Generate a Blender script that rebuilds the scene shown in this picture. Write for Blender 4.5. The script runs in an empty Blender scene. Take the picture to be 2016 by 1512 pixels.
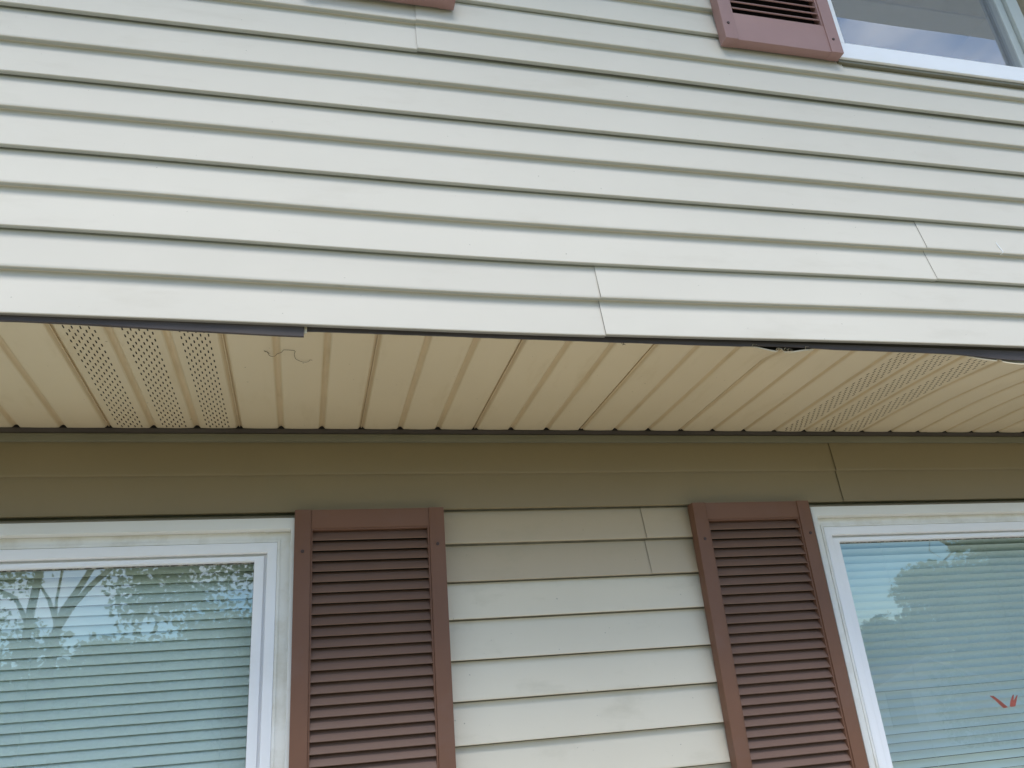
import bpy, bmesh, math, random
from mathutils import Vector, Matrix, noise
R = math.radians
S = bpy.context.scene
C = S.collection

# ------------------------------------------------------------------ camera
cam_d = bpy.data.cameras.new('camera'); cam = bpy.data.objects.new('camera', cam_d); C.objects.link(cam)
cam.location = (-0.11940, -2.05516, -0.75975)
cam.rotation_mode = 'XYZ'
cam.rotation_euler = (R(113.06621), R(4.61276), R(-13.41437))
cam_d.sensor_width = 36; cam_d.lens = 1601.85 / 2016 * 36
cam_d.clip_start = 0.02; cam_d.clip_end = 2000
S.camera = cam

# ------------------------------------------------------------------ sky and sun
SUN_EL, SUN_AZ = R(62), R(190)        # azimuth measured from +Y (into the wall) clockwise: in front of the house
w = bpy.data.worlds.new('World'); S.world = w; w.use_nodes = True
nt = w.node_tree; nt.nodes.clear()
def N(t, typ, **kw):
    n = t.nodes.new(typ)
    for k, v in kw.items(): setattr(n, k, v)
    return n
out = N(nt, 'ShaderNodeOutputWorld'); bg = N(nt, 'ShaderNodeBackground')
sky = N(nt, 'ShaderNodeTexSky', sky_type='NISHITA', sun_disc=False)
sky.sun_elevation = SUN_EL; sky.sun_rotation = SUN_AZ; sky.air_density = 1.0; sky.dust_density = .3; sky.ozone_density = 1.0
tc = N(nt, 'ShaderNodeTexCoord'); mp = N(nt, 'ShaderNodeMapping'); mp.inputs['Scale'].default_value = (1, 1, 3.2); mp.inputs['Location'].default_value = (10.2, 5.4, 2.22)
nz = N(nt, 'ShaderNodeTexNoise'); nz.inputs['Scale'].default_value = 1.7; nz.inputs['Detail'].default_value = 7; nz.inputs['Roughness'].default_value = .58
cr = N(nt, 'ShaderNodeValToRGB'); cr.color_ramp.elements[0].position = .43; cr.color_ramp.elements[1].position = .64
mx = N(nt, 'ShaderNodeMix', data_type='RGBA')
mx.inputs['B'].default_value = (9.6, 9.8, 10.3, 1)      # bright cloud, in the sky texture's own units
L = nt.links.new
L(tc.outputs['Generated'], mp.inputs['Vector']); L(mp.outputs[0], nz.inputs['Vector']); L(nz.outputs['Fac'], cr.inputs[0])
mt = N(nt, 'ShaderNodeMath', operation='MULTIPLY'); mt.inputs[1].default_value = .78; L(cr.outputs[0], mt.inputs[0])
L(mt.outputs[0], mx.inputs['Factor']); hs_ = N(nt, 'ShaderNodeHueSaturation'); hs_.inputs['Saturation'].default_value = 1.5; L(sky.outputs[0], hs_.inputs['Color']); L(hs_.outputs[0], mx.inputs['A']); L(mx.outputs['Result'], bg.inputs['Color'])
bg.inputs['Strength'].default_value = 0.14
L(bg.outputs[0], out.inputs[0])
sd = bpy.data.lights.new('sun', 'SUN'); sun = bpy.data.objects.new('sun', sd); C.objects.link(sun)
sd.energy = 2.4; sd.angle = R(38); sd.color = (1, .935, .84)
dsun = Vector((math.sin(SUN_AZ) * math.cos(SUN_EL), math.cos(SUN_AZ) * math.cos(SUN_EL), math.sin(SUN_EL)))
sun.rotation_euler = dsun.to_track_quat('Z', 'Y').to_euler()
S.view_settings.view_transform = 'Standard'; S.view_settings.look = 'None'; S.view_settings.gamma = 1
S.view_settings.use_curve_mapping = False
S.view_settings.exposure = 0.78

# ------------------------------------------------------------------ materials
def mat(name, col, rough=.5, var=.06, scale=3, spec=.5, dirt=None, dirt_amt=.3, dirt_scale=(1, 1, 1), dirt_lo=.55, dirt_hi=.75, bump=0, bump_scale=200, specks=None, panel=False):
    m = bpy.data.materials.new(name); m.use_nodes = True; t = m.node_tree; b = t.nodes['Principled BSDF']; l = t.links.new
    b.inputs['Roughness'].default_value = rough; b.inputs['Specular IOR Level'].default_value = spec
    tc = N(t, 'ShaderNodeTexCoord')
    n1 = N(t, 'ShaderNodeTexNoise'); n1.inputs['Scale'].default_value = scale; n1.inputs['Detail'].default_value = 5
    l(tc.outputs['Object'], n1.inputs['Vector'])
    mr = N(t, 'ShaderNodeMapRange'); mr.inputs['From Min'].default_value = .3; mr.inputs['From Max'].default_value = .7
    mr.inputs['To Min'].default_value = 1 - var; mr.inputs['To Max'].default_value = 1 + var
    l(n1.outputs['Fac'], mr.inputs[0])
    vm = N(t, 'ShaderNodeVectorMath', operation='SCALE'); vm.inputs[0].default_value = col[:3]; l(mr.outputs[0], vm.inputs['Scale'])
    src = vm.outputs[0]
    if panel:
        oi = N(t, 'ShaderNodeObjectInfo'); pr = N(t, 'ShaderNodeMapRange'); pr.inputs['To Min'].default_value = .965; pr.inputs['To Max'].default_value = 1.02; l(oi.outputs['Random'], pr.inputs[0])
        v2 = N(t, 'ShaderNodeVectorMath', operation='SCALE'); l(src, v2.inputs[0]); l(pr.outputs[0], v2.inputs['Scale']); src = v2.outputs[0]
    if dirt:
        mp = N(t, 'ShaderNodeMapping'); mp.inputs['Scale'].default_value = dirt_scale; l(tc.outputs['Object'], mp.inputs[0])
        n2 = N(t, 'ShaderNodeTexNoise'); n2.inputs['Scale'].default_value = 4; n2.inputs['Detail'].default_value = 8; n2.inputs['Roughness'].default_value = .65
        l(mp.outputs[0], n2.inputs['Vector'])
        m2 = N(t, 'ShaderNodeMapRange'); m2.inputs['From Min'].default_value = dirt_lo; m2.inputs['From Max'].default_value = dirt_hi
        m2.inputs['To Max'].default_value = dirt_amt; l(n2.outputs['Fac'], m2.inputs[0])
        mx = N(t, 'ShaderNodeMix', data_type='RGBA'); l(m2.outputs[0], mx.inputs['Factor']); l(src, mx.inputs['A']); mx.inputs['B'].default_value = (*dirt, 1)
        src = mx.outputs['Result']
    if specks:
        v = N(t, 'ShaderNodeTexNoise'); v.inputs['Scale'].default_value = specks[1]; v.inputs['Detail'].default_value = 2; l(tc.outputs['Object'], v.inputs['Vector'])
        m3 = N(t, 'ShaderNodeMapRange'); m3.inputs['From Min'].default_value = specks[2]; m3.inputs['From Max'].default_value = specks[2] + .03; m3.inputs['To Max'].default_value = .7; l(v.outputs['Fac'], m3.inputs[0])
        mx = N(t, 'ShaderNodeMix', data_type='RGBA'); l(m3.outputs[0], mx.inputs['Factor']); l(src, mx.inputs['A']); mx.inputs['B'].default_value = (*specks[0], 1)
        src = mx.outputs['Result']
    l(src, b.inputs['Base Color'])
    if bump:
        n4 = N(t, 'ShaderNodeTexNoise'); n4.inputs['Scale'].default_value = bump_scale; l(tc.outputs['Object'], n4.inputs['Vector'])
        bp = N(t, 'ShaderNodeBump'); bp.inputs['Strength'].default_value = bump; bp.inputs['Distance'].default_value = .002
        l(n4.outputs['Fac'], bp.inputs['Height']); l(bp.outputs[0], b.inputs['Normal'])
    return m
M = {}
M['vinyl_up'] = mat('cream_vinyl', col=(.615, .582, .512), rough=.58, var=.03, scale=2.2, spec=.3, panel=True, dirt=(.38, .34, .26), dirt_amt=.2, dirt_scale=(.8, 1, 3.0), specks=((.2, .19, .15), 120, .765), bump=.03, bump_scale=300)
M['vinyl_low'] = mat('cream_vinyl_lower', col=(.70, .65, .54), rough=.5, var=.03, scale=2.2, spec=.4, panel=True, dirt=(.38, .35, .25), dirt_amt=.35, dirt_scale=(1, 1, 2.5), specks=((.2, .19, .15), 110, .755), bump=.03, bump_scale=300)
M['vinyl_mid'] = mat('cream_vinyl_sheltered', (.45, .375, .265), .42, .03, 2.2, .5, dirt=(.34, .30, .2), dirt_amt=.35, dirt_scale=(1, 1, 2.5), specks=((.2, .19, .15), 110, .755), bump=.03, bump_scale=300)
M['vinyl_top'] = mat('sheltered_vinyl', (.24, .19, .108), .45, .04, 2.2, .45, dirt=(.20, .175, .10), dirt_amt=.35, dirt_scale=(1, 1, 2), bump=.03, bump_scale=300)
M['soffit'] = mat('tan_soffit_vinyl', col=(.61, .52, .36), rough=.48, var=.035, scale=2.5, spec=.45, panel=True, dirt=(.46, .36, .2), dirt_amt=.4, dirt_scale=(3, .8, 1), specks=((.16, .12, .07), 75, .745), bump=.03, bump_scale=250)
M['soffit_groove'] = mat('stained_soffit_groove', (.56, .45, .285), .5, .06, 6, .35, dirt=(.36, .27, .14), dirt_amt=.5, dirt_scale=(6, 1, 1))
M['dark_alu'] = mat('charcoal_aluminium', (.082, .070, .069), .6, .15, 6, .25, dirt=(.13, .11, .09), dirt_amt=.35)
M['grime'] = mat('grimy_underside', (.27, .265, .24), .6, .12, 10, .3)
M['nailer'] = mat('weathered_nailing_strip', (.30, .28, .235), .8, .15, 20, .2)  # grey tone for the lit interior showing through the edge gap
M['lap_under'] = mat('chalky_lap_underside', (.44, .455, .42), .6, .06, 12, .3, dirt=(.28, .28, .25), dirt_amt=.6, dirt_scale=(3, 3, 3))  # greyed so the undersides carry painted lap shadow
M['grime_low'] = mat('grimy_lap', (.17, .165, .13), .7, .2, 20, .2)  # dark tone paints the shadow line under each siding lap
M['trim_green'] = mat('olive_grey_trim', (.17, .16, .11), .5, .08, 6, .5)
M['white'] = mat('white_pvc', (.86, .875, .91), .32, .02, 3, .5, dirt=(.60, .58, .50), dirt_amt=.2, bump=.015, bump_scale=300)
M['stile_grey'] = mat('grey_green_stile', (.47, .51, .50), .5, .04, 4, .4)
M['casing'] = mat('weathered_casing', (.72, .73, .71), .4, .03, 4, .5, dirt=(.5, .48, .38), dirt_amt=.35, dirt_scale=(1, 1, 4))
M['white_dirty'] = mat('weathered_white_pvc', (.80, .80, .775), .42, .04, 5, .5, dirt=(.42, .37, .24), dirt_amt=.55, dirt_scale=(2, 2, 2), dirt_lo=.47)
M['gasket'] = mat('grimy_gasket', (.10, .10, .095), .7, .3, 60, .3, dirt=(.45, .44, .4), dirt_amt=.9, dirt_scale=(30, 30, 30), dirt_lo=.5, dirt_hi=.6)
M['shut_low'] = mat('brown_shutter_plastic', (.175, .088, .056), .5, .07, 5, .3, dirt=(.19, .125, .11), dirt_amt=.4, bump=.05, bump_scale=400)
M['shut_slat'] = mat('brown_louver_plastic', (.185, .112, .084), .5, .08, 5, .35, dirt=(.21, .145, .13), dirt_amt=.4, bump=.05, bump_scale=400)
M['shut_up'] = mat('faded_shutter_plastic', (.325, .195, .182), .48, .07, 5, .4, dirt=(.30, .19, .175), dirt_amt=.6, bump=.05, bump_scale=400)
M['screw'] = mat('dark_screw', (.05, .025, .02), .5, .1, 50)
M['cavity'] = mat('dark_cavity', (.03, .027, .028), .8, .1, 5, .2)
M['sheath'] = mat('sheathing', (.10, .09, .08), .9, .1, 5, .2)
M['room'] = mat('dim_room', (.07, .08, .085), .9, .1, 2, .2)
M['blind'] = mat('white_blind', (.90, .90, .85), .45, .02, 3, .5)
M['blind_r'] = mat('white_blind_textured', (.82, .85, .86), .5, .03, 3, .4)
M['cord'] = mat('blind_cord', (.78, .82, .80), .8, .02, 3, .3)
M['board'] = mat('pale_lilac_board', (.78, .74, .80), .6, .05, 6, .3)
M['wire'] = mat('brown_wire', (.035, .022, .012), .6, .2, 30)
M['red'] = mat('red_ribbon', (.9, .25, .2), .5, .1, 30)
M['bark'] = mat('bark', (.09, .075, .06), .9, .25, 6, .2)
M['grass'] = mat('lawn', (.15, .155, .06), .9, .3, 1.5, .2)
M['concrete'] = mat('concrete', (.46, .42, .35), .85, .08, 2, .3)
M['brick'] = mat('pale_house_siding', (.42, .42, .42), .7, .05, 2, .3)
M['roofing'] = mat('roof_shingles', (.12, .11, .11), .9, .15, 8, .2)

def leafmat(name, a, b):
    m = bpy.data.materials.new(name); m.use_nodes = True; t = m.node_tree; p = t.nodes['Principled BSDF']
    g = N(t, 'ShaderNodeNewGeometry'); r = N(t, 'ShaderNodeValToRGB'); r.color_ramp.elements[0].color = (*a, 1); r.color_ramp.elements[1].color = (*b, 1)
    t.links.new(g.outputs['Random Per Island'], r.inputs[0]); t.links.new(r.outputs[0], p.inputs['Base Color']); p.inputs['Roughness'].default_value = .55
    tr = N(t, 'ShaderNodeBsdfTranslucent'); t.links.new(r.outputs[0], tr.inputs['Color'])
    mi = N(t, 'ShaderNodeMixShader'); mi.inputs[0].default_value = .25
    t.links.new(p.outputs[0], mi.inputs[1]); t.links.new(tr.outputs[0], mi.inputs[2]); t.links.new(mi.outputs[0], t.nodes['Material Output'].inputs['Surface'])
    return m
M['leaf'] = leafmat('maple_leaf', (.055, .105, .03), (.14, .22, .075))
M['leaf2'] = leafmat('oak_leaf', (.05, .09, .03), (.12, .19, .07))
M['needle'] = leafmat('pine_needle', (.02, .04, .02), (.05, .075, .035))

def glassmat(name, tint, ior):
    m = bpy.data.materials.new(name); m.use_nodes = True; t = m.node_tree; t.nodes.clear()
    o = N(t, 'ShaderNodeOutputMaterial'); tr = N(t, 'ShaderNodeBsdfTransparent'); tr.inputs['Color'].default_value = (*tint, 1)
    gl = N(t, 'ShaderNodeBsdfGlossy'); gl.inputs['Roughness'].default_value = 0.004
    lw = N(t, 'ShaderNodeLayerWeight'); lw.inputs['Blend'].default_value = .5; pw = N(t, 'ShaderNodeMath', operation='POWER'); pw.inputs[1].default_value = 5
    fr = N(t, 'ShaderNodeMapRange'); fr.inputs['To Min'].default_value = ior; fr.inputs['To Max'].default_value = 1
    t.links.new(lw.outputs['Facing'], pw.inputs[0]); t.links.new(pw.outputs[0], fr.inputs[0]); mi = N(t, 'ShaderNodeMixShader')
    tc = N(t, 'ShaderNodeTexCoord'); nn = N(t, 'ShaderNodeTexNoise'); nn.inputs['Scale'].default_value = 2.2; nn.inputs['Detail'].default_value = 1
    bp = N(t, 'ShaderNodeBump'); bp.inputs['Strength'].default_value = .25; bp.inputs['Distance'].default_value = .0015
    t.links.new(tc.outputs['Object'], nn.inputs['Vector']); t.links.new(nn.outputs['Fac'], bp.inputs['Height']); t.links.new(bp.outputs[0], gl.inputs['Normal'])
    t.links.new(fr.outputs[0], mi.inputs[0]); t.links.new(tr.outputs[0], mi.inputs[1]); t.links.new(gl.outputs[0], mi.inputs[2]); t.links.new(mi.outputs[0], o.inputs[0])
    return m
M['glass'] = glassmat('window_glass', (.89, 1.0, 1.0), .18)
M['glass_up'] = glassmat('upper_window_glass', (.80, .84, .88), .43)
def screenmat():
    m = bpy.data.materials.new('insect_screen_mesh'); m.use_nodes = True; t = m.node_tree; t.nodes.clear()
    o = N(t, 'ShaderNodeOutputMaterial'); tr = N(t, 'ShaderNodeBsdfTransparent'); d = N(t, 'ShaderNodeBsdfDiffuse')
    d.inputs['Color'].default_value = (.50, .54, .60, 1); mi = N(t, 'ShaderNodeMixShader')
    tc = N(t, 'ShaderNodeTexCoord'); nn = N(t, 'ShaderNodeTexNoise'); nn.inputs['Scale'].default_value = 20; nn.inputs['Detail'].default_value = 1
    mp = N(t, 'ShaderNodeMapping'); mp.inputs['Scale'].default_value = (1, 1, 2.4); t.links.new(tc.outputs['Object'], mp.inputs[0]); t.links.new(mp.outputs[0], nn.inputs['Vector'])
    mr = N(t, 'ShaderNodeMapRange'); mr.inputs['To Min'].default_value = .23; mr.inputs['To Max'].default_value = .27
    t.links.new(nn.outputs['Fac'], mr.inputs[0]); t.links.new(mr.outputs[0], mi.inputs[0])
    t.links.new(tr.outputs[0], mi.inputs[1]); t.links.new(d.outputs[0], mi.inputs[2]); t.links.new(mi.outputs[0], o.inputs[0])
    return m
M['screen'] = screenmat()

# ------------------------------------------------------------------ helpers
def tag(o, label=None, cat=None, group=None, kind=None):
    if label: o['label'] = label
    if cat: o['category'] = cat
    if group: o['group'] = group
    if kind: o['kind'] = kind
    return o
def thing(name, label, cat, loc=(0, 0, 0), group=None, rz=0):
    o = bpy.data.objects.new(name, None); C.objects.link(o); o.location = loc; o.rotation_euler = (0, 0, rz); o.empty_display_size = .1
    return tag(o, label, cat, group)
def obj(name, bm, m, parent=None, smooth=True, angle=32, world=True):
    """link bm as one mesh; geometry given in world coordinates, moved into the parent's space"""
    if smooth:
        bm.normal_update()
        for f in bm.faces: f.smooth = True
        for e in bm.edges:
            if len(e.link_faces) == 2 and e.link_faces[0].normal.angle(e.link_faces[1].normal, 3.14) > R(angle): e.smooth = False
    me = bpy.data.meshes.new(name)
    if parent is not None and world: bm.transform(Matrix.Translation(-root_loc(parent)))
    bm.to_mesh(me); bm.free(); me.materials.append(m)
    o = bpy.data.objects.new(name, me); C.objects.link(o)
    if parent is not None: o.parent = parent
    return o
def root_loc(o):
    v = Vector((0, 0, 0))
    while o is not None: v += o.location; o = o.parent
    return v
def box(bm, x0, x1, y0, y1, z0, z1, bev=0):
    b = bmesh.new(); bmesh.ops.create_cube(b, size=1)
    for v in b.verts: v.co = Vector((x0 + (v.co.x + .5) * (x1 - x0), y0 + (v.co.y + .5) * (y1 - y0), z0 + (v.co.z + .5) * (z1 - z0)))
    if bev: bmesh.ops.bevel(b, geom=list(b.edges), offset=bev, segments=2, profile=.6, affect='EDGES')
    me = bpy.data.meshes.new('tmp'); b.to_mesh(me); b.free(); bm.from_mesh(me); bpy.data.meshes.remove(me)
    return bm
def ring(bm, x0, x1, z0, z1, wl, wr, wb, wt, yf, yb, bev=.0008):
    """a rectangular frame as four mitred pieces"""
    o = [(x0, z0), (x1, z0), (x1, z1), (x0, z1)]; i = [(x0 + wl, z0 + wb), (x1 - wr, z0 + wb), (x1 - wr, z1 - wt), (x0 + wl, z1 - wt)]
    b = bmesh.new()
    V = {}
    for n, pts in (('o', o), ('i', i)):
        for k, (x, z) in enumerate(pts):
            V[n, 'f', k] = b.verts.new((x, yf, z)); V[n, 'b', k] = b.verts.new((x, yb, z))
    for k in range(4):
        j = (k + 1) % 4
        b.faces.new((V['o', 'f', k], V['o', 'f', j], V['i', 'f', j], V['i', 'f', k]))
        b.faces.new((V['o', 'b', j], V['o', 'b', k], V['i', 'b', k], V['i', 'b', j]))
        b.faces.new((V['o', 'f', j], V['o', 'f', k], V['o', 'b', k], V['o', 'b', j]))
        b.faces.new((V['i', 'f', k], V['i', 'f', j], V['i', 'b', j], V['i', 'b', k]))
    if bev:
        ed = [e for e in b.edges if not (e.verts[0].co.y == e.verts[1].co.y and any(f for f in e.link_faces if abs(f.normal.y) > 2))]
        b.normal_update()
        ed = [e for e in b.edges if len(e.link_faces) == 2 and e.link_faces[0].normal.angle(e.link_faces[1].normal, 0) > .5]
        bmesh.ops.bevel(b, geom=ed, offset=bev, segments=2, profile=.6, affect='EDGES')
    me = bpy.data.meshes.new('tmp'); b.to_mesh(me); b.free(); bm.from_mesh(me); bpy.data.meshes.remove(me)
def tube(bm, pts, r0, r1=None, n=6):
    r1 = r0 if r1 is None else r1
    pts = [Vector(p) for p in pts]; rings = []
    for i, p in enumerate(pts):
        d = (pts[min(i + 1, len(pts) - 1)] - pts[max(i - 1, 0)]).normalized()
        a = d.orthogonal().normalized() if i == 0 else (pa - d * pa.dot(d)).normalized()
        pa = a; b = d.cross(a); r = r0 + (r1 - r0) * i / (len(pts) - 1)
        rings.append([bm.verts.new(p + (a * math.cos(t) + b * math.sin(t)) * r) for t in [2 * math.pi * k / n for k in range(n)]])
    for A, B in zip(rings, rings[1:]):
        for k in range(n): bm.faces.new((A[k], A[(k + 1) % n], B[(k + 1) % n], B[k]))
    bm.faces.new(rings[0][::-1]); bm.faces.new(rings[-1])
    return bm
def lerp(tab, x):
    if x <= tab[0][0]: return tab[0][1]
    for (a, u), (b, v) in zip(tab, tab[1:]):
        if x <= b:
            s = (x - a) / (b - a); s = s * s * (3 - 2 * s); return u + (v - u) * s
    return tab[-1][1]

D = 0.5833                         # how far the upper storey overhangs
XL, XR = -3.0, 4.6
# ------------------------------------------------------------------ siding
HU = [.0092, .1052, .1960, .2926, .3837, .4810, .5721, .6692, .7607, .8573, .9490]
while len(HU) < 26: HU.append(HU[-2] + .18786)
BOW = {0: (.7, -2.8, 6.5), 1: (2.8, -6.5, 5.5), 2: (1.5, -8.2, 3.7), 3: (3, -7.2, .2), 4: (1.8, -4.6, 0), 5: (1.7, -1.8, 1), 6: (-.5, -1.4, .9), 7: (-3.5, 2.6, 2.3), 8: (-1.8, 4.7, -.3), 9: (0, 2.2, -1), 10: (0, 2.6, 0)}
def bowU(k, x):
    b = BOW.get(k, (0, 1.5, 0)); return lerp([(-.65, b[0]), (.3, b[1]), (1.55, b[2])], x) * .001
HL = [.001, -.1245, -.2204, -.3103, -.4065, -.4980, -.5947, -.6872, -.7837]      # top, fold, butt, fold, butt ...
while len(HL) < 26: HL.append(HL[-2] - .18786)

def siding_panel(parent, m, z_bot, z_fold, z_top, x0, x1, yf, d, openings=(), off=0, seed=0, flat=0., bow=None, grime_shade=False):
    """one double-course vinyl panel: butt, lower face, fold, upper face that tucks behind the next panel"""
    zb, zf, zt = z_bot, z_fold, z_top
    yb = yf + d
    r = .0016
    def prof(x):
        b0, b1, b2 = (bow(0, x), bow(1, x), bow(2, x)) if bow else (0, 0, 0)
        B, F, T = zb + b0, zf + b1, zt + b2
        t = d * flat
        return [(B + .004, yb - .0030), (B + .0006, yb - .0034), (B, yb - .0050), (B, yf + r), (B + r * .35, yf + r * .3), (B + r, yf), (B + .006, yf + .0003),
                (F - .010, yb - .0016 - t), (F - .003, yb - .0004 - t), (F + .0006, yb - .0012 - t * .9), (F + .0008, yb - .0035 - t * .6), (F - .0002, yf + r * 1.6), (F + r * .3, yf + r * .45), (F + r * 1.4, yf + .0001), (F + .007, yf + .0005),
                (T - .002, yb - .0012 - t * .7), (T + .016, yb + .0006 - t * .3)]
    xs = set([x0, x1]); x = math.ceil(x0 / .07) * .07
    while x < x1:
        if x > x0: xs.add(x)
        x += .07
    for (a, b, c, e) in openings:
        for q in (a, b):
            if x0 < q < x1: xs.add(q); xs.add(q + 1e-4)
    xs = sorted(xs); bm = bmesh.new(); cols = []
    for x in xs:
        col = []
        op = [o for o in openings if o[0] + 5e-5 < x <= o[1] + 5e-5]
        for (z, y) in prof(x):
            y2 = y + off + .0007 * noise.noise(Vector((x * 1.3, z * 9, seed))) + .0004 * noise.noise(Vector((x * 5, z * 20, seed + 7)))
            z2 = z
            for (a, b, c, e) in op:
                if c < z2 < e: z2 = c if zb < c else e
            col.append(bm.verts.new((x, y2, z2)))
        cols.append((col, bool(op)))
    for (A, oa), (B, ob), in zip(cols, cols[1:]):
        for i in range(len(A) - 1):
            if abs(A[i].co.z - A[i + 1].co.z) < 1e-7 and abs(B[i].co.z - B[i + 1].co.z) < 1e-7 and (oa or ob) and not (i in (2, 3)): continue
            f = bm.faces.new((A[i], B[i], B[i + 1], A[i + 1]))
            if grime_shade == 2: f.material_index = 1 if i in (0, 1, 2, 8, 9, 10, 15) else 0  # slots put painted lap shade on undersides; bottom course carries grime
            elif grime_shade == 1 and i in (0, 1, 2): f.material_index = 1
            elif grime_shade < 2 and i in (0, 1): f.material_index = 1
            elif grime_shade < 2 and i in (2, 10, 15): f.material_index = 2
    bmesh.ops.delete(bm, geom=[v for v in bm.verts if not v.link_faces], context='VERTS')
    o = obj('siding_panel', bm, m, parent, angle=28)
    o.data.materials.append(M['grime'] if grime_shade == 1 else M['grime_low']); o.data.materials.append(M['lap_under'])
    return o

UWIN = (1.338, 2.75, .915, 1.95)
up = thing('siding_wall', 'bright cream vinyl siding of the overhanging upper storey', 'wall', (0.4, -D, .0))
for s, k in enumerate(range(0, 24, 2)):
    cuts = {0: [.5055], 2: [1.421], 8: [.1235], 12: [.931]}.get(k, [])
    if k in (14, 4): cuts = [2.9]
    edges = [XL] + cuts + [XR]
    for i, (a, b) in enumerate(zip(edges, edges[1:])):
        siding_panel(up, M['vinyl_up'], HU[k], HU[k + 1], HU[k + 2], a - (.0 if i == 0 else .001), b - (.0006 if i < len(edges) - 2 else 0), -D, .0158,
                     [UWIN], off=-(.0014 if k == 2 else .0026) * i, seed=s * 3.1 + i, grime_shade=int(k == 0), bow=(lambda j, x, k=k, i=i: bowU(k + j, x) + (.0012 * i if j == 0 else 0)))
LWIN = (-1.62, -.150, -1.36, -.243); RWIN = (1.297, 2.77, -1.36, -.243)
lo = thing('siding_wall', 'shaded cream vinyl siding of the lower wall, under the soffit and between the shutters', 'wall', (.5, 0, -.25))
YL = -.0125
for s, k in enumerate(range(0, 24, 2)):
    # k = index of the top of the panel, k+1 the fold, k+2 the butt
    cuts = {0: [1.4195], 2: [.7835], 8: [2.9]}.get(k, [])
    edges = [XL] + cuts + [XR]
    for i, (a, b) in enumerate(zip(edges, edges[1:])):
        top = k == 0
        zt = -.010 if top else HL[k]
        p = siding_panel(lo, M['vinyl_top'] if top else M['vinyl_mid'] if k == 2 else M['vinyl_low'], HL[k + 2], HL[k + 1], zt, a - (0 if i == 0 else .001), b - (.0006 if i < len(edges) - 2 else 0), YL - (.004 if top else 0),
                         .0185 if not top else .0135, [LWIN, RWIN], off=-.0026 * i, seed=40 + s * 3.1 + i, flat=.55 if top else 0., grime_shade=3 if top else 2)
        if top: p['label'] = 'unfaded dark tan siding panel directly under the soffit'
# pale scuff on the upper siding
bm = bmesh.new(); tube(bm, [(1.6475, -D - .0002, .326), (1.652, -D - .0006, .312), (1.658, -D - .0012, .2965)], .0008, .0022, 6); tube(bm, [(1.658, -D - .0016, .2955), (1.652, -D + .004, .2905)], .0018, .0006, 6)
obj('scuff_mark', bm, M['white'], up)
# trims of the lower wall head
bm = bmesh.new(); box(bm, XL, XR, -.0175, .004, -.0150, -.0012, .0012)
obj('wall_head_channel', bm, M['dark_alu'], lo)
bm = bmesh.new(); box(bm, XL, XR, -.0215, .002, -.0365, -.0165, .0025)
obj('wall_head_trim', bm, M['trim_green'], lo)
# sheathing behind the siding (keeps daylight out of the wall)
bm = bmesh.new()
for (a, b, c, e) in ((XL, LWIN[0], -2.45, .05), (LWIN[0], LWIN[1], LWIN[3], .05), (LWIN[0], LWIN[1], -2.45, LWIN[2]), (LWIN[1], RWIN[0], -2.45, .05), (RWIN[0], RWIN[1], RWIN[3], .05), (RWIN[0], RWIN[1], -2.45, RWIN[2]), (RWIN[1], XR, -2.45, .05)):
    box(bm, a, b, .006, .10, c, e)
obj('sheathing', bm, M['sheath'], lo, smooth=False)
bm = bmesh.new(); box(bm, XL, XR, -.035, .01, -2.45, HL[24] + .02, .004)
obj('foundation', bm, M['concrete'], lo)
bm = bmesh.new()
for (a, b, c, e) in ((XL, UWIN[0], .014, 2.3), (UWIN[0], UWIN[1], .014, UWIN[2]), (UWIN[0], UWIN[1], UWIN[3], 2.3), (UWIN[1], XR, .014, 2.3)):
    box(bm, a, b, -D + .0185, -D + .09, c, e)
obj('sheathing', bm, M['sheath'], up, smooth=False)
# dark metal starter strips below the last course
def strip(name, parent, tops, bots, x0, x1, yf, yb, m, lip=.003):
    bm = bmesh.new(); rows = []
    n = max(2, int((x1 - x0) / .05))
    for i in range(n + 1):
        x = x0 + (x1 - x0) * i / n; zt = lerp(tops, x); zb = lerp(bots, x) + .0006 * noise.noise(Vector((x * 6, 3, 1)))
        yy = yf + .0008 * noise.noise(Vector((x * 4, 9, 1)))
        rows.append([bm.verts.new(v) for v in ((x, yb, zt), (x, yy, zt), (x, yy, zb + .002), (x, yy - .0012, zb + .001), (x, yy, zb), (x, yb, zb + .001))])
    for A, B in zip(rows, rows[1:]):
        for i in range(5): bm.faces.new((A[i], A[i + 1], B[i + 1], B[i]))
        bm.faces.new((A[5], A[0], B[0], B[5]))
    bm.faces.new(rows[0]); bm.faces.new(rows[-1][::-1]); bmesh.ops.recalc_face_normals(bm, faces=bm.faces)
    return obj(name, bm, m, parent)
strip('starter_strip', up, [(XL, .0125)], [(-.12, -.0005), (.6, -.0020), (.84, -.0015), (.87, .0010), (1.02, .0010), (1.05, -.0020), (1.2, -.0020), (1.38, -.0030), (1.60, -.0150), (1.9, -.017), (2.4, -.008)], -.122, XR, -D + .0150, -D + .0185, M['dark_alu'])
o = strip('starter_strip', up, [(XL, .0125), (-.7, .0125), (-.13, .0115)], [(-1.2, .001), (-.66, -.0020), (-.12, -.0145)], XL, -.1275, -D + .0105, -D + .0165, M['dark_alu'])
o['label'] = 'loose strip end hanging down'

strip('nailing_strip', up, [(XL, .0)], [(1.36, .004), (1.42, -.0015), (1.63, -.0205), (1.9, -.0265), (2.4, -.007)], 1.37, 2.3, -.5640, -.5600, M['nailer'])  # added strip, its grey stands in for the lit inside of the sag
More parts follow.
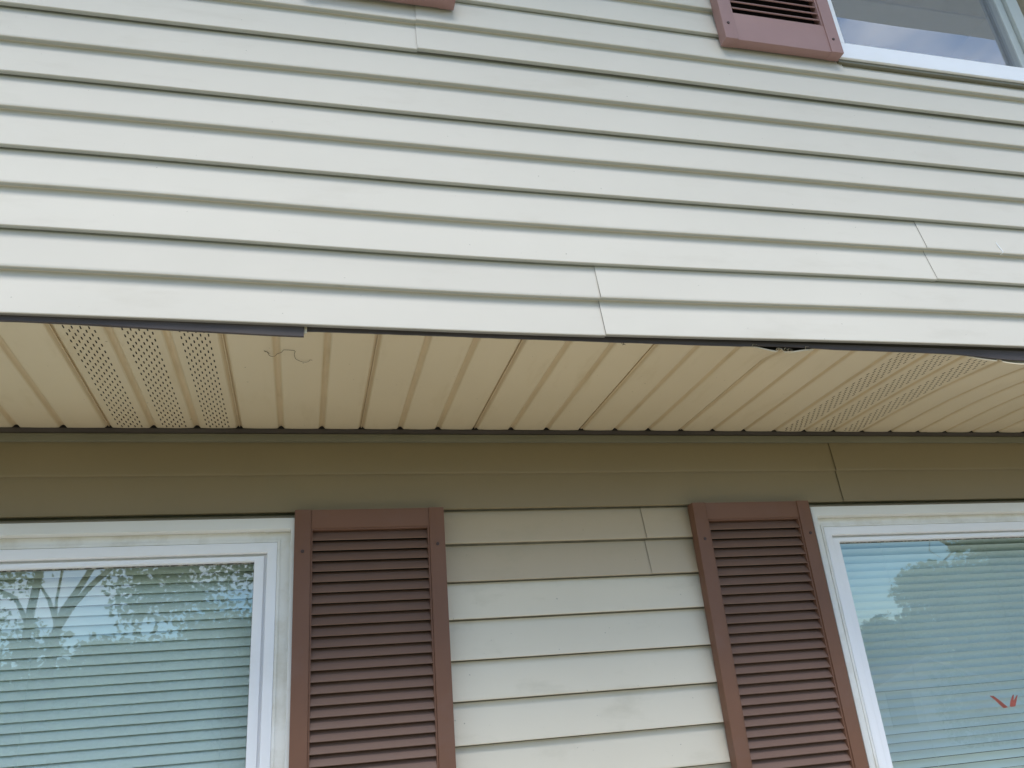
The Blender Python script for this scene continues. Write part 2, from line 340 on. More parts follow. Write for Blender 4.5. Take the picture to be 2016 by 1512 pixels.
# ------------------------------------------------------------------ soffit
so = thing('soffit', 'tan ribbed vinyl soffit with six perforated bays, sagging at its outer edge', 'soffit', (.4, -D / 2, 0))
BAY = .1016; GX = -.7917                           # groove 0
def sag(x, y):
    f = max(0, min(1, (-.18 - y) / (.565 - .18))); f = f * f
    s = lerp([(.2, 0), (.62, -.0005), (.74, 0), (.865, -.0010), (.932, -.0118), (.952, -.0122), (1.005, -.0050), (1.04, .0), (1.16, .0006), (1.27, -.0005), (1.38, -.0030), (1.62, -.0235), (1.9, -.030), (2.4, -.01)], x)
    g = max(0, min(1, (-.50 - y) / .062)) ** 1.3
    loc = s * (g if x < 1.1 else f)
    return loc + .0012 * noise.noise(Vector((x * 2.0, y * 3, 5))) + .0005 * noise.noise(Vector((x * 9, y * 5, 8)))
YF, YBK = -.5665, -.0145
GD = .0075                                # groove width and depth
def bay_pts(i):
    """x positions and heights across a bay from the middle of its left groove to the middle of its right one"""
    c = GX + BAY * i
    return c
def soffit_panel(i0, vented=False):
    bm = bmesh.new(); cache = {}
    def V(x, y, z):
        key = (round(x, 5), round(y, 5), round(z, 5))
        if key not in cache: cache[key] = bm.verts.new((x, y, z + sag(x, y)))
        return cache[key]
    n = 22; YS = [YF + (YBK - YF) * j / n for j in range(n + 1)]
    def quads(xz, ys, skip=None):
        for a in range(len(xz) - 1):
            for b in range(len(ys) - 1):
                if skip and skip(a, b): continue
                (xa, za), (xb, zb) = xz[a], xz[a + 1]
                f = (V(xa, ys[b], za), V(xb, ys[b], zb), V(xb, ys[b + 1], zb), V(xa, ys[b + 1], za))
                if len(set(f)) == 4: bm.faces.new(f[::-1])
    for i in range(i0, i0 + 3):
        c0, c1 = GX + BAY * i, GX + BAY * (i + 1)
        last = i == i0 + 2
        if i == i0: quads([(c0 - .0012, GD + .0016), (c0 - .0012, GD * .0 + .0040), (c0 + .0010, .0030), (c0 + .0012, GD), (c0 + .0040, .0058), (c0 + .0070, .0024), (c0 + .0088, .0005), (c0 + .0105, 0)], YS)
        else: quads([(c0, GD), (c0 + .0020, GD * .96), (c0 + .0045, .0056), (c0 + .0070, .0024), (c0 + .0088, .0005), (c0 + .0105, 0)], YS)
        a, b = c0 + .0105, c1 - .0105
        crown = lambda x: -.0011 * math.sin(math.pi * max(0, min(1, (x - a) / (b - a))))
        if not vented:
            xs = [a + (b - a) * j / 6 for j in range(7)]; quads([(x, crown(x)) for x in xs], YS)
        else:
            xs = [a]; slots = []
            w0 = .0027; pit = .0074; ncol = 8; st = (a + b) / 2 - pit * (ncol - 1) / 2
            for k in range(ncol):
                slots.append(len(xs)); xs += [st + k * pit - w0 / 2, st + k * pit + w0 / 2]
            xs.append(b)
            ys = [YF]; rows = []; y = YF + .006; q = 0; ln, gap = .0118, .0032
            while y + ln < YBK:
                rows.append((len(ys), q)); ys += [y, y + ln]; y += ln + gap; q = 1 - q
            ys.append(YBK)
            srow = dict(rows); scol = {c: k for k, c in enumerate(slots)}
            quads([(x, crown(x)) for x in xs], ys, lambda u, v: u in scol and v in srow and (scol[u] + srow[v]) % 2 == 0)
        e = [(b, 0), (c1 - .0088, .0005), (c1 - .0070, .0024), (c1 - .0045, .0056), (c1 - .0020, GD * .96)]
        quads(e + [(c1, GD)] if not last else e + [(c1 - .0016, GD)], YS)
    # folded hem along the outer edge: gives the sheet its visible thickness
    fr = [v for v in bm.verts if abs(v.co.y - YF) < 1e-6]
    for e in [e for e in bm.edges if abs(e.verts[0].co.y - YF) < 1e-6 and abs(e.verts[1].co.y - YF) < 1e-6]:
        a, b = e.verts; q = [bm.verts.new(a.co + Vector((0, .0004, .0034))), bm.verts.new(b.co + Vector((0, .0004, .0034)))]
        bm.faces.new((a, b, q[1], q[0]))
    bmesh.ops.remove_doubles(bm, verts=bm.verts, dist=1e-5)
    for f in bm.faces:
        c = f.calc_center_median(); u = ((c.x - GX) / BAY) % 1; u = min(u, 1 - u) * BAY
        if u < .0068: f.material_index = 1
    o = obj('soffit_panel', bm, M['soffit'], so, angle=62); o.data.materials.append(M['soffit_groove'])
    if vented: o['label'] = 'perforated soffit panel with three slotted bays'
    return o
for i0 in range(-22 + 0, 54, 3):
    # panels start at grooves 2, 5, 8 ... ; the vented ones at 2 and 17
    st = i0 + 0
    if (st - 2) % 3: st += (2 - st) % 3
    soffit_panel(st, vented=((st - 2) % 18 == 0))
bm = bmesh.new(); box(bm, XL, XR, -D + .02, .006, .045, .06)
obj('cavity_board', bm, M['cavity'], so, smooth=False)
bm = bmesh.new(); box(bm, XL, XR, -.0125, -.004, .0004, .045)
obj('back_channel', bm, M['cavity'], so, smooth=False)
bm = bmesh.new(); box(bm, XL, XR, -.0195, -.0110, -.0035, .0002, .001)
# torn ribbon-like shreds at the open seam
def shred(pts, wdt, parent, m):
    bm = bmesh.new(); prev = None
    for i, p in enumerate(pts):
        p = Vector(p); w_ = wdt * (1 - .5 * i / len(pts)); a = bm.verts.new(p + Vector((0, -w_, .0))); b = bm.verts.new(p + Vector((0, w_, .002)))
        if prev: bm.faces.new((prev[0], prev[1], b, a))
        prev = (a, b)
    me_faces = bmesh.ops.solidify(bm, geom=list(bm.faces), thickness=.0007)
    return obj('torn_edge', bm, m, parent, angle=50)
bm.free()
def arc(cx, cz, r, a0, a1, y, n=9, g=0): return [(cx + (r + g * i / n) * math.cos(R(a0 + (a1 - a0) * i / n)), y, cz + (r + g * i / n) * math.sin(R(a0 + (a1 - a0) * i / n))) for i in range(n + 1)]
shred([(.862, -.5695, -.0012), (.866, -.570, .0035), (.876, -.570, .0032), (.882, -.5695, -.001)], .0012, so, M['soffit'])
shred([(.922, -.5690, -.0110), (.925, -.5695, -.0045), (.931, -.570, -.0035), (.939, -.570, -.0050), (.943, -.569, -.0100)], .0012, so, M['soffit'])
shred(arc(.9475, -.0075, .0048, 230, -40, -.571, 10, -.002), .0012, so, M['soffit'])
shred([(.938, -.5700, -.0090), (.944, -.5710, -.0142), (.952, -.5710, -.0128), (.962, -.5695, -.0100)], .0012, so, M['soffit'])
shred([(.953, -.5695, -.0110), (.9545, -.5705, -.0045), (.960, -.570, -.0055), (.966, -.5695, -.0090)], .0010, so, M['soffit'])
shred([(1.000, -.5690, -.0050), (1.001, -.5700, .0020), (1.010, -.570, .0022), (1.016, -.569, -.0030)], .0012, so, M['soffit'])
shred([(-.1262, -.5715, .0085), (-.1262, -.5715, .000), (-.1255, -.5715, -.0075)], .0008, so, M['white_dirty'])
bm = bmesh.new(); box(bm, -.1272, -.1218, -.5705, -.5685, -.0060, .0088, .0004); obj('end_tab', bm, M['soffit'], so)

# thin wire stuck to the soffit
wp = [(-.2051, -.4789), (-.2020, -.4765), (-.1999, -.4733), (-.1985, -.4690), (-.1972, -.4638), (-.1940, -.4590), (-.1903, -.4569), (-.1860, -.4575), (-.1832, -.461), (-.1818, -.466), (-.1804, -.4709), (-.1760, -.476), (-.1717, -.4788), (-.1695, -.484), (-.1675, -.4874), (-.1570, -.4880), (-.1465, -.4888), (-.1445, -.4842), (-.1460, -.477), (-.1466, -.4695), (-.1460, -.456), (-.1437, -.445), (-.1395, -.441), (-.1344, -.438), (-.1280, -.434), (-.1219, -.4324), (-.1172, -.434), (-.1147, -.4417), (-.11, -.442)]
bm = bmesh.new(); tube(bm, [(x, y, -.0042 + .001 * math.sin(i)) for i, (x, y) in enumerate(wp)], .00055, .0004, 5)
tube(bm, [(-.2065, -.480, -.0035), (-.200, -.481, -.006), (-.1955, -.470, -.0045)], .0006, .0003, 5)
tag(obj('wire', bm, M['wire']), 'thin bent brown wire stuck to the soffit near its fifth rib', 'wire')
# withered twig at the outer edge of the soffit
bm = bmesh.new(); tube(bm, [(.5495, -.569, -.001), (.549, -.570, -.006), (.545, -.571, -.0095)], .0009, .0005, 5); tube(bm, [(.549, -.570, -.006), (.553, -.571, -.0085)], .0007, .0003, 5); tube(bm, [(.543, -.571, -.0055), (.549, -.571, -.0075)], .0006, .0003, 5)
tag(obj('twig', bm, M['wire']), 'tiny brown twig poking out at the outer edge of the soffit', 'twig')

# ------------------------------------------------------------------ shutters
def shutter(label, x0, x1, z0, z1, yback, m, mslat, bot_rail, top_rail, group):
    t = thing('shutter', label, 'shutter', ((x0 + x1) / 2, yback, z0), group)
    yf = yback - .033; st = .0385
    for a, b, c, e in ((x0, x0 + st, x0 + st, x0 + st + .0045), (x1 - st, x1, x1 - st - .0045, x1 - st)):
        bm = bmesh.new(); box(bm, a, b, yf, yback, z0, z1, .0016); sl = obj('stile', bm, m, t)
        bm = bmesh.new(); box(bm, c, e, yf + .0042, yback - .004, z0 + .004, z1 - .001, .0012); obj('bead', bm, m, sl)
    bm = bmesh.new(); box(bm, x0 + st, x1 - st, yf + .0025, yback - .001, z1 - top_rail, z1 - .0006, .0016)
    box(bm, x0 + st + .004, x1 - st - .004, yf + .005, yback - .004, z1 - top_rail - .0035, z1 - top_rail, .0008)
    obj('top_rail', bm, m, t)
    bm = bmesh.new(); box(bm, x0 + st - .001, x1 - st + .001, yf + .0030, yback - .001, z0 + .0006, z0 + bot_rail, .0016)
    box(bm, x0 + st + .004, x1 - st - .004, yf + .0052, yback - .004, z0 + bot_rail, z0 + bot_rail + .0045, .0010)
    obj('bottom_rail', bm, m, t)
    bm = bmesh.new(); z = z1 - top_rail - .0045; p = .02505; a, b = x0 + st + .0045, x1 - st - .0045
    while z - p > z0 + bot_rail:
        zb = z - p
        pr = [(yf + .0065, zb + .0010), (yf + .0052, zb + .0022), (yf + .0060, zb + .0040), (yf + .0215, zb + p + .0010), (yf + .0235, zb + p - .0005), (yf + .0085, zb + .0012)]
        A = [bm.verts.new((a, y, q)) for y, q in pr]; B = [bm.verts.new((b, y + .0002 * random.uniform(-1, 1), q + .0002 * random.uniform(-1, 1))) for y, q in pr]
        for i in range(6): bm.faces.new((A[i], B[i], B[(i + 1) % 6], A[(i + 1) % 6]))
        bm.faces.new(A[::-1]); bm.faces.new(B); z -= p
    bmesh.ops.recalc_face_normals(bm, faces=bm.faces)
    obj('louvers', bm, mslat, t, angle=40)
    bm = bmesh.new(); box(bm, x0 + st, x1 - st, yback - .005, yback - .002, z0 + bot_rail - .002, z1 - top_rail + .002)  # dark sheet stands in for the shade behind the louvers
    obj('back_panel', bm, M['cavity'], t, smooth=False)
    return t, yf
def screw(t, x, yf, z):
    bm = bmesh.new(); tube(bm, [(x, yf + .002, z), (x, yf - .0012, z), (x, yf - .0020, z)], .0046, .0038, 12)
    o = obj('screw', bm, M['screw'], t)
G = 'louvered brown shutters beside the windows'
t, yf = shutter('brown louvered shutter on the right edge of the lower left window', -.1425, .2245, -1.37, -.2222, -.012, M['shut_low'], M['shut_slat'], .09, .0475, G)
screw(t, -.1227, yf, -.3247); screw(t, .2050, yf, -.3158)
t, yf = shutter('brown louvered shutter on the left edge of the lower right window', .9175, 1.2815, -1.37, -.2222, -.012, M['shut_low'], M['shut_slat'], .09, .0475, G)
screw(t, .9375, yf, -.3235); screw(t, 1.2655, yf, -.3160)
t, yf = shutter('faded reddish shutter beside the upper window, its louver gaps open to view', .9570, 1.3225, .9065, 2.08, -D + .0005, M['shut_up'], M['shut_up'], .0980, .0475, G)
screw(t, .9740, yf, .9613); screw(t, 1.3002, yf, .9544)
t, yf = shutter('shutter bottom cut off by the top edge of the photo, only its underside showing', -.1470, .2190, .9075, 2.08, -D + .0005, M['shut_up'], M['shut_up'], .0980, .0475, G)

# ------------------------------------------------------------------ lower windows
def low_window(label, x0, x1, z0, z1, group):
    """x0..x1, z0..z1 are the edges of the glass"""
    t = thing('window', label, 'window', ((x0 + x1) / 2, 0, z0), group)
    bm = bmesh.new(); ring(bm, x0 - .101, x1 + .101, z0 - .095, z1 + .0945, .0165, .0165, .027, .027, -.034, .02, .0018)
    obj('casing', bm, M['casing'], t)
    bm = bmesh.new(); ring(bm, x0 - .0845, x1 + .0845, z0 - .068, z1 + .0675, .031, .031, .027, .027, -.0020, .03, .0015)
    ring(bm, x0 - .0600, x1 + .0600, z0 - .048, z1 + .0480, .0070, .0070, .0060, .0060, -.0048, .0, .0012)
    obj('reveal', bm, M['white_dirty'], t)
    bm = bmesh.new(); ring(bm, x0 - .0528, x1 + .0528, z0 - .042, z1 + .0412, .0225, .0225, .022, .0235, -.0060, .03, .0014)
    obj('frame', bm, M['white'], t)
    bm = bmesh.new(); ring(bm, x0 - .0303, x1 + .0303, z0 - .020, z1 + .0177, .0075, .0075, .007, .0058, .0170, .032, .0006)
    ring(bm, x0 - .0228, x1 + .0228, z0 - .014, z1 + .0119, .0225, .0225, .014, .0115, .0095, .036, .0012)
    obj('sash', bm, M['white'], t)
    bm = bmesh.new(); ring(bm, x0 - .0004, x1 + .0004, z0 - .0004, z1 + .0004, .0016, .0016, .0016, .0026, .0270, .0292, 0)
    obj('gasket', bm, M['gasket'], t)
    bm = bmesh.new(); vs = [bm.verts.new(v) for v in ((x0 - .002, .030, z0 - .002), (x1 + .002, .030, z0 - .002), (x1 + .002, .030, z1 + .002), (x0 - .002, .030, z1 + .002))]; bm.faces.new(vs)
    obj('glass', bm, M['glass'], t, smooth=False)
    bm = bmesh.new(); b = bmesh.new(); bmesh.ops.create_cube(b, size=1)
    for v in b.verts: v.co = Vector(((x0 + x1) / 2 + v.co.x * (x1 - x0 + .10), .66 + v.co.y * 1.26, (z0 + z1) / 2 + v.co.z * (z1 - z0 + .09)))
    bmesh.ops.delete(b, geom=[f for f in b.faces if f.calc_center_median().y < .1], context='FACES')
    bm.free(); obj('room', b, M['room'], t, smooth=False)
    return t
LG = (-1.500, -.2355, -1.28, -.3335); RG = (1.3915, 2.66, -1.28, -.3325)
Gw = 'white vinyl windows of the lower floor'
low_window('white window at lower left reflecting tree trunks and leafy branches', *LG, Gw)
low_window('white window at lower right reflecting blue sky above a round tree', *RG, Gw)

def blind(label, x0, x1, z0, z1, y, tilt, pitch, width, m, bulge, cords, group, zoff=0, holes=True):
    t = thing('window_blind', label, 'blind', ((x0 + x1) / 2, y, z1), group)
    bm = bmesh.new(); box(bm, x0, x1, y - .016, y + .016, z1 - .028, z1, .002); obj('headrail', bm, m, t)
    bm = bmesh.new(); z = z1 - .030 + zoff; rnd = random.Random(5)
    while z > z0 + .02:
        a = R(tilt + rnd.uniform(-1.0, 1.0)); dz = rnd.uniform(-.0004, .0004); n = 6; nx = 12; g = []
        for j in range(nx + 1):
            x = x0 + (x1 - x0) * j / nx; row = []
            for i in range(n + 1):
                s = i / n - .5; u = s * width; v = bulge * (1 - 4 * s * s)
                yy = u * math.cos(a) - v * math.sin(a); zz = u * math.sin(a) + v * math.cos(a)
                row.append(bm.verts.new((x, y + yy, z + zz + dz + .0005 * noise.noise(Vector((x * 2, z * 30, 0))))))
            g.append(row)
        for A, B in zip(g, g[1:]):
            for i in range(n): bm.faces.new((A[i], B[i], B[i + 1], A[i + 1]))
        z -= pitch
    obj('slats', bm, m, t, angle=80)
    for cx in cords:
        dy = -width * .30 - .004
        bm = bmesh.new(); tube(bm, [(cx, y + dy, z1 - .03), (cx + .001, y + dy, (z0 + z1) / 2), (cx, y + dy, z0 + .02)], .0005, n=5); obj('ladder_cord', bm, M['cord'], t)
    bm = bmesh.new(); box(bm, x0, x1, y - .012, y + .012, z0, z0 + .014, .002); obj('bottom_rail', bm, m, t)
    return t
blind('closed pale blind with thin dark gaps behind the lower left window', LG[0] + .01, LG[1] + .02, LG[2] + .02, LG[3] + .060, .112, 68, .02260, .0254, M['blind'], .0022, [-.30, -.72, -1.2], 'horizontal blinds behind the lower windows')
blind('closed pale blind with soft wavy slats behind the lower right window', RG[0] - .02, RG[1] - .01, RG[2] + .02, RG[3] + .060, .112, -62, .0226, .0254, M['blind_r'], .0034, [1.60, 1.98], 'horizontal blinds behind the lower windows')

# red ribbon ends between the glass and the right blind
bm = bmesh.new()
for pts in ([(1.829, -.814), (1.814, -.797), (1.798, -.780)], [(1.826, -.812), (1.806, -.790), (1.790, -.779)], [(1.851, -.812), (1.858, -.797), (1.869, -.782)], [(1.855, -.813), (1.868, -.798), (1.882, -.784)]):
    prev = None
    for i, (x, z) in enumerate(pts):
        w_ = (.0085, .0055, .0008)[i]; a = bm.verts.new((x - w_, .045 + .002 * i, z)); b = bm.verts.new((x + w_, .046, z + .001))
        if prev: bm.faces.new((prev[0], prev[1], b, a))
        prev = (a, b)
bmesh.ops.solidify(bm, geom=list(bm.faces), thickness=.0006)
tag(obj('ribbon', bm, M['red']), 'small red ribbon ends behind the glass of the lower right window', 'ribbon')

# ------------------------------------------------------------------ upper window
x0, x1, z0, z1 = UWIN
uw = thing('window', 'upper window at top right with a bright white sill and hazy insect screen', 'window', ((x0 + x1) / 2, -D, z0))
yf = -D - .012
bm = bmesh.new(); box(bm, x0 - .012, x1, yf, -D + .05, z0 - .001, z0 + .056, .0025); obj('sill', bm, M['white'], uw)
bm = bmesh.new(); box(bm, x0 - .012, x0 + .018, yf - .0, -D + .05, z0 + .056, z1, .002); box(bm, x1 - .03, x1, yf, -D + .05, z0 + .056, z1, .002); box(bm, x0 + .018, x1 - .03, yf, -D + .05, z1 - .05, z1, .002); obj('frame', bm, M['white'], uw)
bm = bmesh.new(); box(bm, x0 - .014, x1 + .02, -D - .004, -D + .02, z0 - .012, z0 - .0015, .001); obj('sill_channel', bm, M['trim_green'], uw)
bm = bmesh.new(); box(bm, 2.038, 2.085, -D - .006, -D + .03, z0 + .056, z1 - .05, .003); box(bm, 2.004, 2.036, -D + .006, -D + .03, z0 + .056, z1 - .05, .002); obj('meeting_stile', bm, M['stile_grey'], uw)
bm = bmesh.new(); ring(bm, x0 + .018, 2.004, z0 + .056, z1 - .05, .007, .007, .006, .008, -D - .001, -D + .008, .0008); obj('screen_frame', bm, M['stile_grey'], uw)
bm = bmesh.new(); vs = [bm.verts.new(v) for v in ((x0 + .02, -D + .003, z0 + .057), (2.002, -D + .003, z0 + .057), (2.002, -D + .003, z1 - .052), (x0 + .02, -D + .003, z1 - .052))]; bm.faces.new(vs); obj('insect_screen', bm, M['screen'], uw, smooth=False)
bm = bmesh.new(); vs = [bm.verts.new(v) for v in ((x0 + .018, -D + .022, z0 + .05), (2.74, -D + .022, z0 + .05), (2.74, -D + .022, z1 - .05), (x0 + .018, -D + .022, z1 - .05))]; bm.faces.new(vs); obj('glass', bm, M['glass_up'], uw, smooth=False)
b = bmesh.new(); bmesh.ops.create_cube(b, size=1)
for v in b.verts: v.co = Vector(((x0 + x1) / 2 + v.co.x * (x1 - x0), -D + .46 + v.co.y * .80, (z0 + z1) / 2 + v.co.z * (z1 - z0)))
bmesh.ops.delete(b, geom=[f for f in b.faces if f.calc_center_median().y < -D + .1], context='FACES')
obj('room', b, M['room'], uw, smooth=False)
# ------------------------------------------------------------------ roof eave above the photo, reflected in the upper window
ev = thing('roof_eave', 'white roof eave above the upper window, beyond the top of the photo', 'eave', (.8, -D, 2.25))
bm = bmesh.new(); box(bm, XL, XR, -1.36, -D + .1, 2.262, 2.28); obj('soffit', bm, M['white_dirty'], ev)
bm = bmesh.new(); box(bm, XL, XR, -1.385, -1.36, 2.25, 2.40, .003); obj('fascia', bm, M['white'], ev)
bm = bmesh.new(); box(bm, XL, XR, -1.50, -1.386, 2.28, 2.395, .02); obj('gutter', bm, M['white'], ev)

# ------------------------------------------------------------------ ground
GZ = -2.45
bm = bmesh.new(); bmesh.ops.create_grid(bm, x_segments=4, y_segments=4, size=400)
bm.transform(Matrix.Translation((0, 0, GZ))); g = tag(obj('lawn', bm, M['grass'], smooth=False), kind='structure')
bm = bmesh.new(); box(bm, -6, 9, -3.4, -.04, GZ - .1, GZ + .06, .01); tag(obj('path', bm, M['concrete']), kind='structure')

# ------------------------------------------------------------------ the street behind the camera, seen in the glass
def mir(az, el, r):      # a point met by the glass reflection of the photographer's view, az/el in degrees, r metres from the wall
    a = R(az); d = Vector((math.sin(a) * math.cos(R(el)), -math.cos(a) * math.cos(R(el)), math.sin(R(el)))); return Vector((-.1194, 2.055, -.76)) + d * (r / math.cos(R(el)))
def leaves(bm, centers, n, size, rnd, shape=.6):
    for (c, rad, k) in centers:
        for _ in range(int(n * k)):
            v = Vector((rnd.gauss(0, 1), rnd.gauss(0, 1), rnd.gauss(0, 1))).normalized() * (rnd.random() ** .45)
            p = Vector(c) + Vector((v.x * rad[0], v.y * rad[1], v.z * rad[2]))
            s = size * rnd.uniform(.6, 1.35)
            a = Vector((rnd.gauss(0, 1), rnd.gauss(0, 1), rnd.gauss(0, .6))).normalized(); b = a.cross(Vector((rnd.gauss(0, 1), rnd.gauss(0, 1), rnd.gauss(0, 1)))).normalized()
            vs = [bm.verts.new(p + a * s), bm.verts.new(p + b * s * shape), bm.verts.new(p - a * s * .8), bm.verts.new(p - b * s * shape)]
            bm.faces.new(vs)
rnd = random.Random(11)
def tree(label, base, h, trunk_r, limbs, clumps, n, size, lm, group):
    t = thing('tree', label, 'tree', base, group)
    bm = bmesh.new()
    tube(bm, [base, base + Vector((.05, 0, h * .3)), base + Vector((-.05, .05, h * .62)), base + Vector((.1, 0, h * .95))], trunk_r, trunk_r * .35, 9)
    tk = obj('trunk', bm, M['bark'], t)
    for pts, r0, r1 in limbs: bm = bmesh.new(); tube(bm, pts, r0, r1, 7); obj('branch', bm, M['bark'], tk)
    bm = bmesh.new(); leaves(bm, clumps, n, size, rnd); obj('crown', bm, lm, t, smooth=False)
    return t
Gt = 'trees across the lawn, seen only as reflections'
# near maple reflected in the left window
def P(u, v, r):     # pixel in the left pane (2016 px photograph) -> az, el by measured corners
    az = -17.8 + (u / 500) * 14.6; el = 11.1 - (v - 1122) / 378 * 11.0; return mir(az, el, r)
base = P(58, 1300, 11); base.z = GZ
limbs = [([P(60, 1310, 11), P(60, 1200, 11), P(66, 1120, 11), P(75, 900, 11)], .048, .042)]
fork = P(108, 1245, 9.5)
limbs2 = [([P(104, 1420, 9.5), fork], .058, .052), ([fork, P(118, 1200, 9.5), P(140, 1160, 9.5), P(165, 1110, 9.5), P(190, 980, 9.5)], .036, .030), ([fork, P(135, 1190, 9.5), P(165, 1150, 9.5), P(215, 1100, 9.5), P(280, 1000, 9.5)], .034, .026),
          ([P(60, 1230, 11), P(30, 1175, 11), P(-40, 1140, 11)], .03, .014), ([fork, P(103, 1180, 9.5), P(107, 1110, 9.5)], .018, .012), ([P(112, 1235, 9.5), P(90, 1180, 9.5), P(70, 1150, 9.5)], .025, .012)]
cl = []
for _ in range(80):
    u = rnd.uniform(205, 540); v = rnd.uniform(1085, 1215) - (0 if u < 420 else -20); c = P(u, v, rnd.uniform(8.5, 10.5)); s = rnd.uniform(.10, .28)
    if u > 370 and v > 1100 and rnd.random() < .75: continue
    cl.append((c, (s * 1.3, s, s), (s / .2) ** 2 * .75))
for _ in range(22):
    u = rnd.uniform(-60, 60); v = rnd.uniform(1090, 1250); c = P(u, v, rnd.uniform(10, 11.5)); s = rnd.uniform(.1, .25); cl.append((c, (s * 1.3, s, s), (s / .2) ** 2 * .6))
for _ in range(95):
    u = rnd.uniform(-80, 500); v = rnd.uniform(1262, 1430) - 55 * max(0, (u - 230) / 270); c = P(u, v, rnd.uniform(7.2, 8.6)); s = rnd.uniform(.10, .22); cl.append((c, (s * 1.5, s, s), (s / .17) ** 2 * .8))
for _ in range(40):
    c = P(rnd.uniform(-300, 900), rnd.uniform(700, 1075), rnd.uniform(8.5, 11.5)); s = rnd.uniform(.4, .8); cl.append((c, (s, s, s), 5))
b2 = P(104, 1420, 9.5); b2.z = GZ
t = tree('forked maple reflected in the lower left window', b2, 1.6, .065, limbs2, cl, 70, .036, M['leaf'], Gt)
tree('straight trunked tree reflected at the left edge of the lower left window', base, 2.0, .06, limbs, [(P(60, 900, 11), (.9, .9, .6), 20)], 40, .06, M['leaf2'], Gt)
# far tree line: crowns that overlap into a green mass
k = 0
for az, r, h, wd in ((-24, 34, 6.0, 3.4), (-18.5, 30, 4.4, 2.6), (-13.5, 33, 4.8, 3.0), (-9, 29, 5.2, 2.8), (-4.5, 31, 6.2, 3.4), (1, 33, 6.8, 3.6), (8, 35, 7.2, 4), (16, 38, 7.5, 4), (25, 40, 5.5, 4),
                     (40.3, 34, 5.9, 2.6), (44.2, 36, 5.9, 2.8), (38.2, 38, 4.9, 1.7), (46.6, 33, 6.8, 2.8), (55, 36, 8, 4), (-34, 36, 8, 4), (-46, 40, 9, 4.5)):
    bs = mir(az, 0, r); bs.z = GZ
    cls = []
    for _ in range(40):
        th = rnd.uniform(0, 6.283); q = rnd.random() ** .5; zz = rnd.uniform(.12, 1)
        rr = wd * math.sqrt(max(.05, 1 - ((zz - .5) / .56) ** 2)) * q
        cls.append((bs + Vector((math.cos(th) * rr, math.sin(th) * rr, h * zz * .93)), (wd * .34, wd * .34, h * .12), 1))
    names = {-9: 'round green tree reflected low in the middle of the lower left window', 40.3: 'round bushy tree reflected in the lower right window', 46.6: 'dark tree reflected at the right edge of the lower right window'}
    tree(names.get(az, 'leafy street tree %s of the house, outside the photo' % ('far left' if az < -10 else 'in front' if az < 20 else 'far right')), bs, h * .7, .25, [], cls, 520 if -20 < az < 2 or 38 < az < 48 else 110, .10 if -20 < az < 2 or 38 < az < 48 else .2, M['leaf'] if k % 2 else M['leaf2'], Gt)
    k += 1
# pine bough with bare twigs, upper right of the right pane
def Q(u, v, r):
    az = 36.1 + (u - 1650) / 366 * 10.1; el = 9.2 - (v - 1075) / 425 * 12.0 + (u - 1650) / 366 * -1.2; return mir(az, el, r)
bs = mir(51, 0, 14); bs.z = GZ
lb = []
lb.append(([mir(51, 12, 14), Q(2040, 1075, 13), Q(1960, 1078, 13), Q(1900, 1090, 12.6), Q(1862, 1062, 12.5)], .06, .02))
lb.append(([Q(1985, 1075, 13), Q(1945, 1088, 12.8), Q(1915, 1110, 12.8), Q(1900, 1138, 12.8)], .022, .008))
lb.append(([Q(1915, 1068, 12.8), Q(1895, 1090, 12.8), Q(1865, 1115, 12.8), Q(1835, 1140, 12.8)], .02, .006))
lb.append(([Q(1890, 1060, 12.8), Q(1850, 1064, 12.8), Q(1842, 1090, 12.8), Q(1862, 1106, 12.8)], .010, .004))
lb.append(([Q(1925, 1100, 12.8), Q(1890, 1105, 12.8), Q(1880, 1125, 12.8)], .009, .004))
cls = [(Q(rnd.uniform(1945, 2200), rnd.uniform(1030, 1290), rnd.uniform(12, 14)), (.30, .30, .22), 1.6) for _ in range(60)]
cls = [c for c in cls if True] + [(Q(1895, 1085, 12.6), (.10, .10, .08), .35), (Q(1925, 1072, 12.6), (.16, .12, .08), .6), (Q(1950, 1060, 12.6), (.2, .2, .1), 1)]
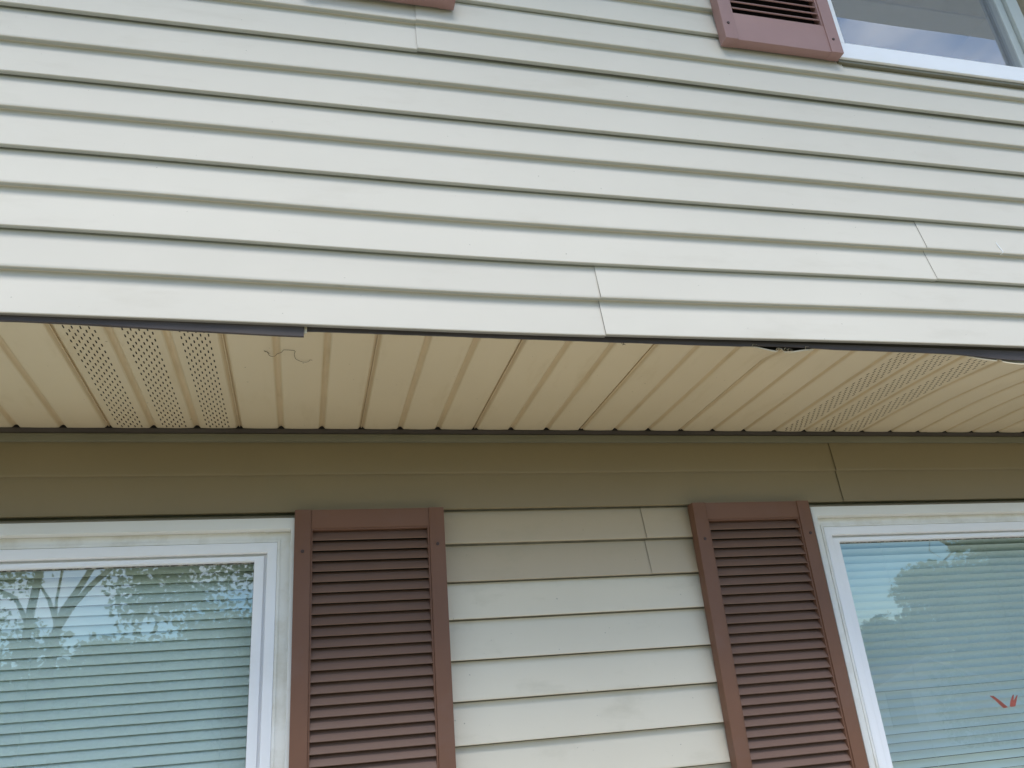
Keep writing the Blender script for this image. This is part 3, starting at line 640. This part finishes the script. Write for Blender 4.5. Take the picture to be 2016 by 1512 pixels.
cls += [(mir(rnd.uniform(47.5, 58), rnd.uniform(-1, 22), rnd.uniform(12.5, 15.5)), (.6, .6, .45), 3) for _ in range(50)]
tree('dark pine with a bare bough reflected at the top right of the lower right window', bs, 6.5, .25, lb, cls, 150, .045, M['needle'], Gt)
# neighbour's gabled house, reflected low in the right pane
hb = mir(39.3, 0, 31); hb.z = GZ
hs = thing('neighbour_house', 'white gabled house reflected faintly low in the lower right window', 'house', hb)
bm = bmesh.new(); box(bm, hb.x - 2.2, hb.x + 2.2, hb.y - 3, hb.y, GZ, GZ + 1.95)
v = [bm.verts.new(hb + Vector(q)) for q in ((-2.2, 0, 1.95), (2.2, 0, 1.95), (0, 0, 2.78))]; bm.faces.new(v); obj('wall', bm, M['brick'], hs, smooth=False)
bm = bmesh.new()
for s in (-1, 1):
    v = [bm.verts.new(hb + Vector(q)) for q in ((s * 2.5, .2, 1.84), (0, .2, 2.82), (0, -3.2, 2.82), (s * 2.5, -3.2, 1.84))]; bm.faces.new(v)
bmesh.ops.solidify(bm, geom=list(bm.faces), thickness=.1); obj('roof', bm, M['roofing'], hs, smooth=False)
bm = bmesh.new()
for s in (-1, 1): tube(bm, [hb + Vector((s * 2.5, .25, 1.80)), hb + Vector((0, .25, 2.78))], .05, n=4)
obj('gable_trim', bm, M['brick'], hs, smooth=False)
for xx in (-1.7, 1.2):
    bm = bmesh.new(); box(bm, hb.x + xx, hb.x + xx + .9, hb.y + .01, hb.y + .06, GZ + .8, GZ + 1.8); o = obj('window', bm, M['room'], hs, smooth=False)

# hedge along the far side of the lawn
for az0, az1, lab in ((-32, 22, 'long clipped hedge across the lawn in front of the house'), (30, 58, 'clipped hedge beyond the lawn to the right of the house')):
    hg = thing('hedge', lab, 'hedge', (0, 0, GZ)); bm = bmesh.new(); cs = []
    a = az0
    while a < az1:
        c = mir(a, 0, 29 if az0 < 0 else 31.5); c.z = GZ + .85; cs.append((c, (.9, .6, .95), 1)); a += 1.5
    leaves(bm, cs, 420, .13, rnd); obj('foliage', bm, M['leaf2'], hg, smooth=False)
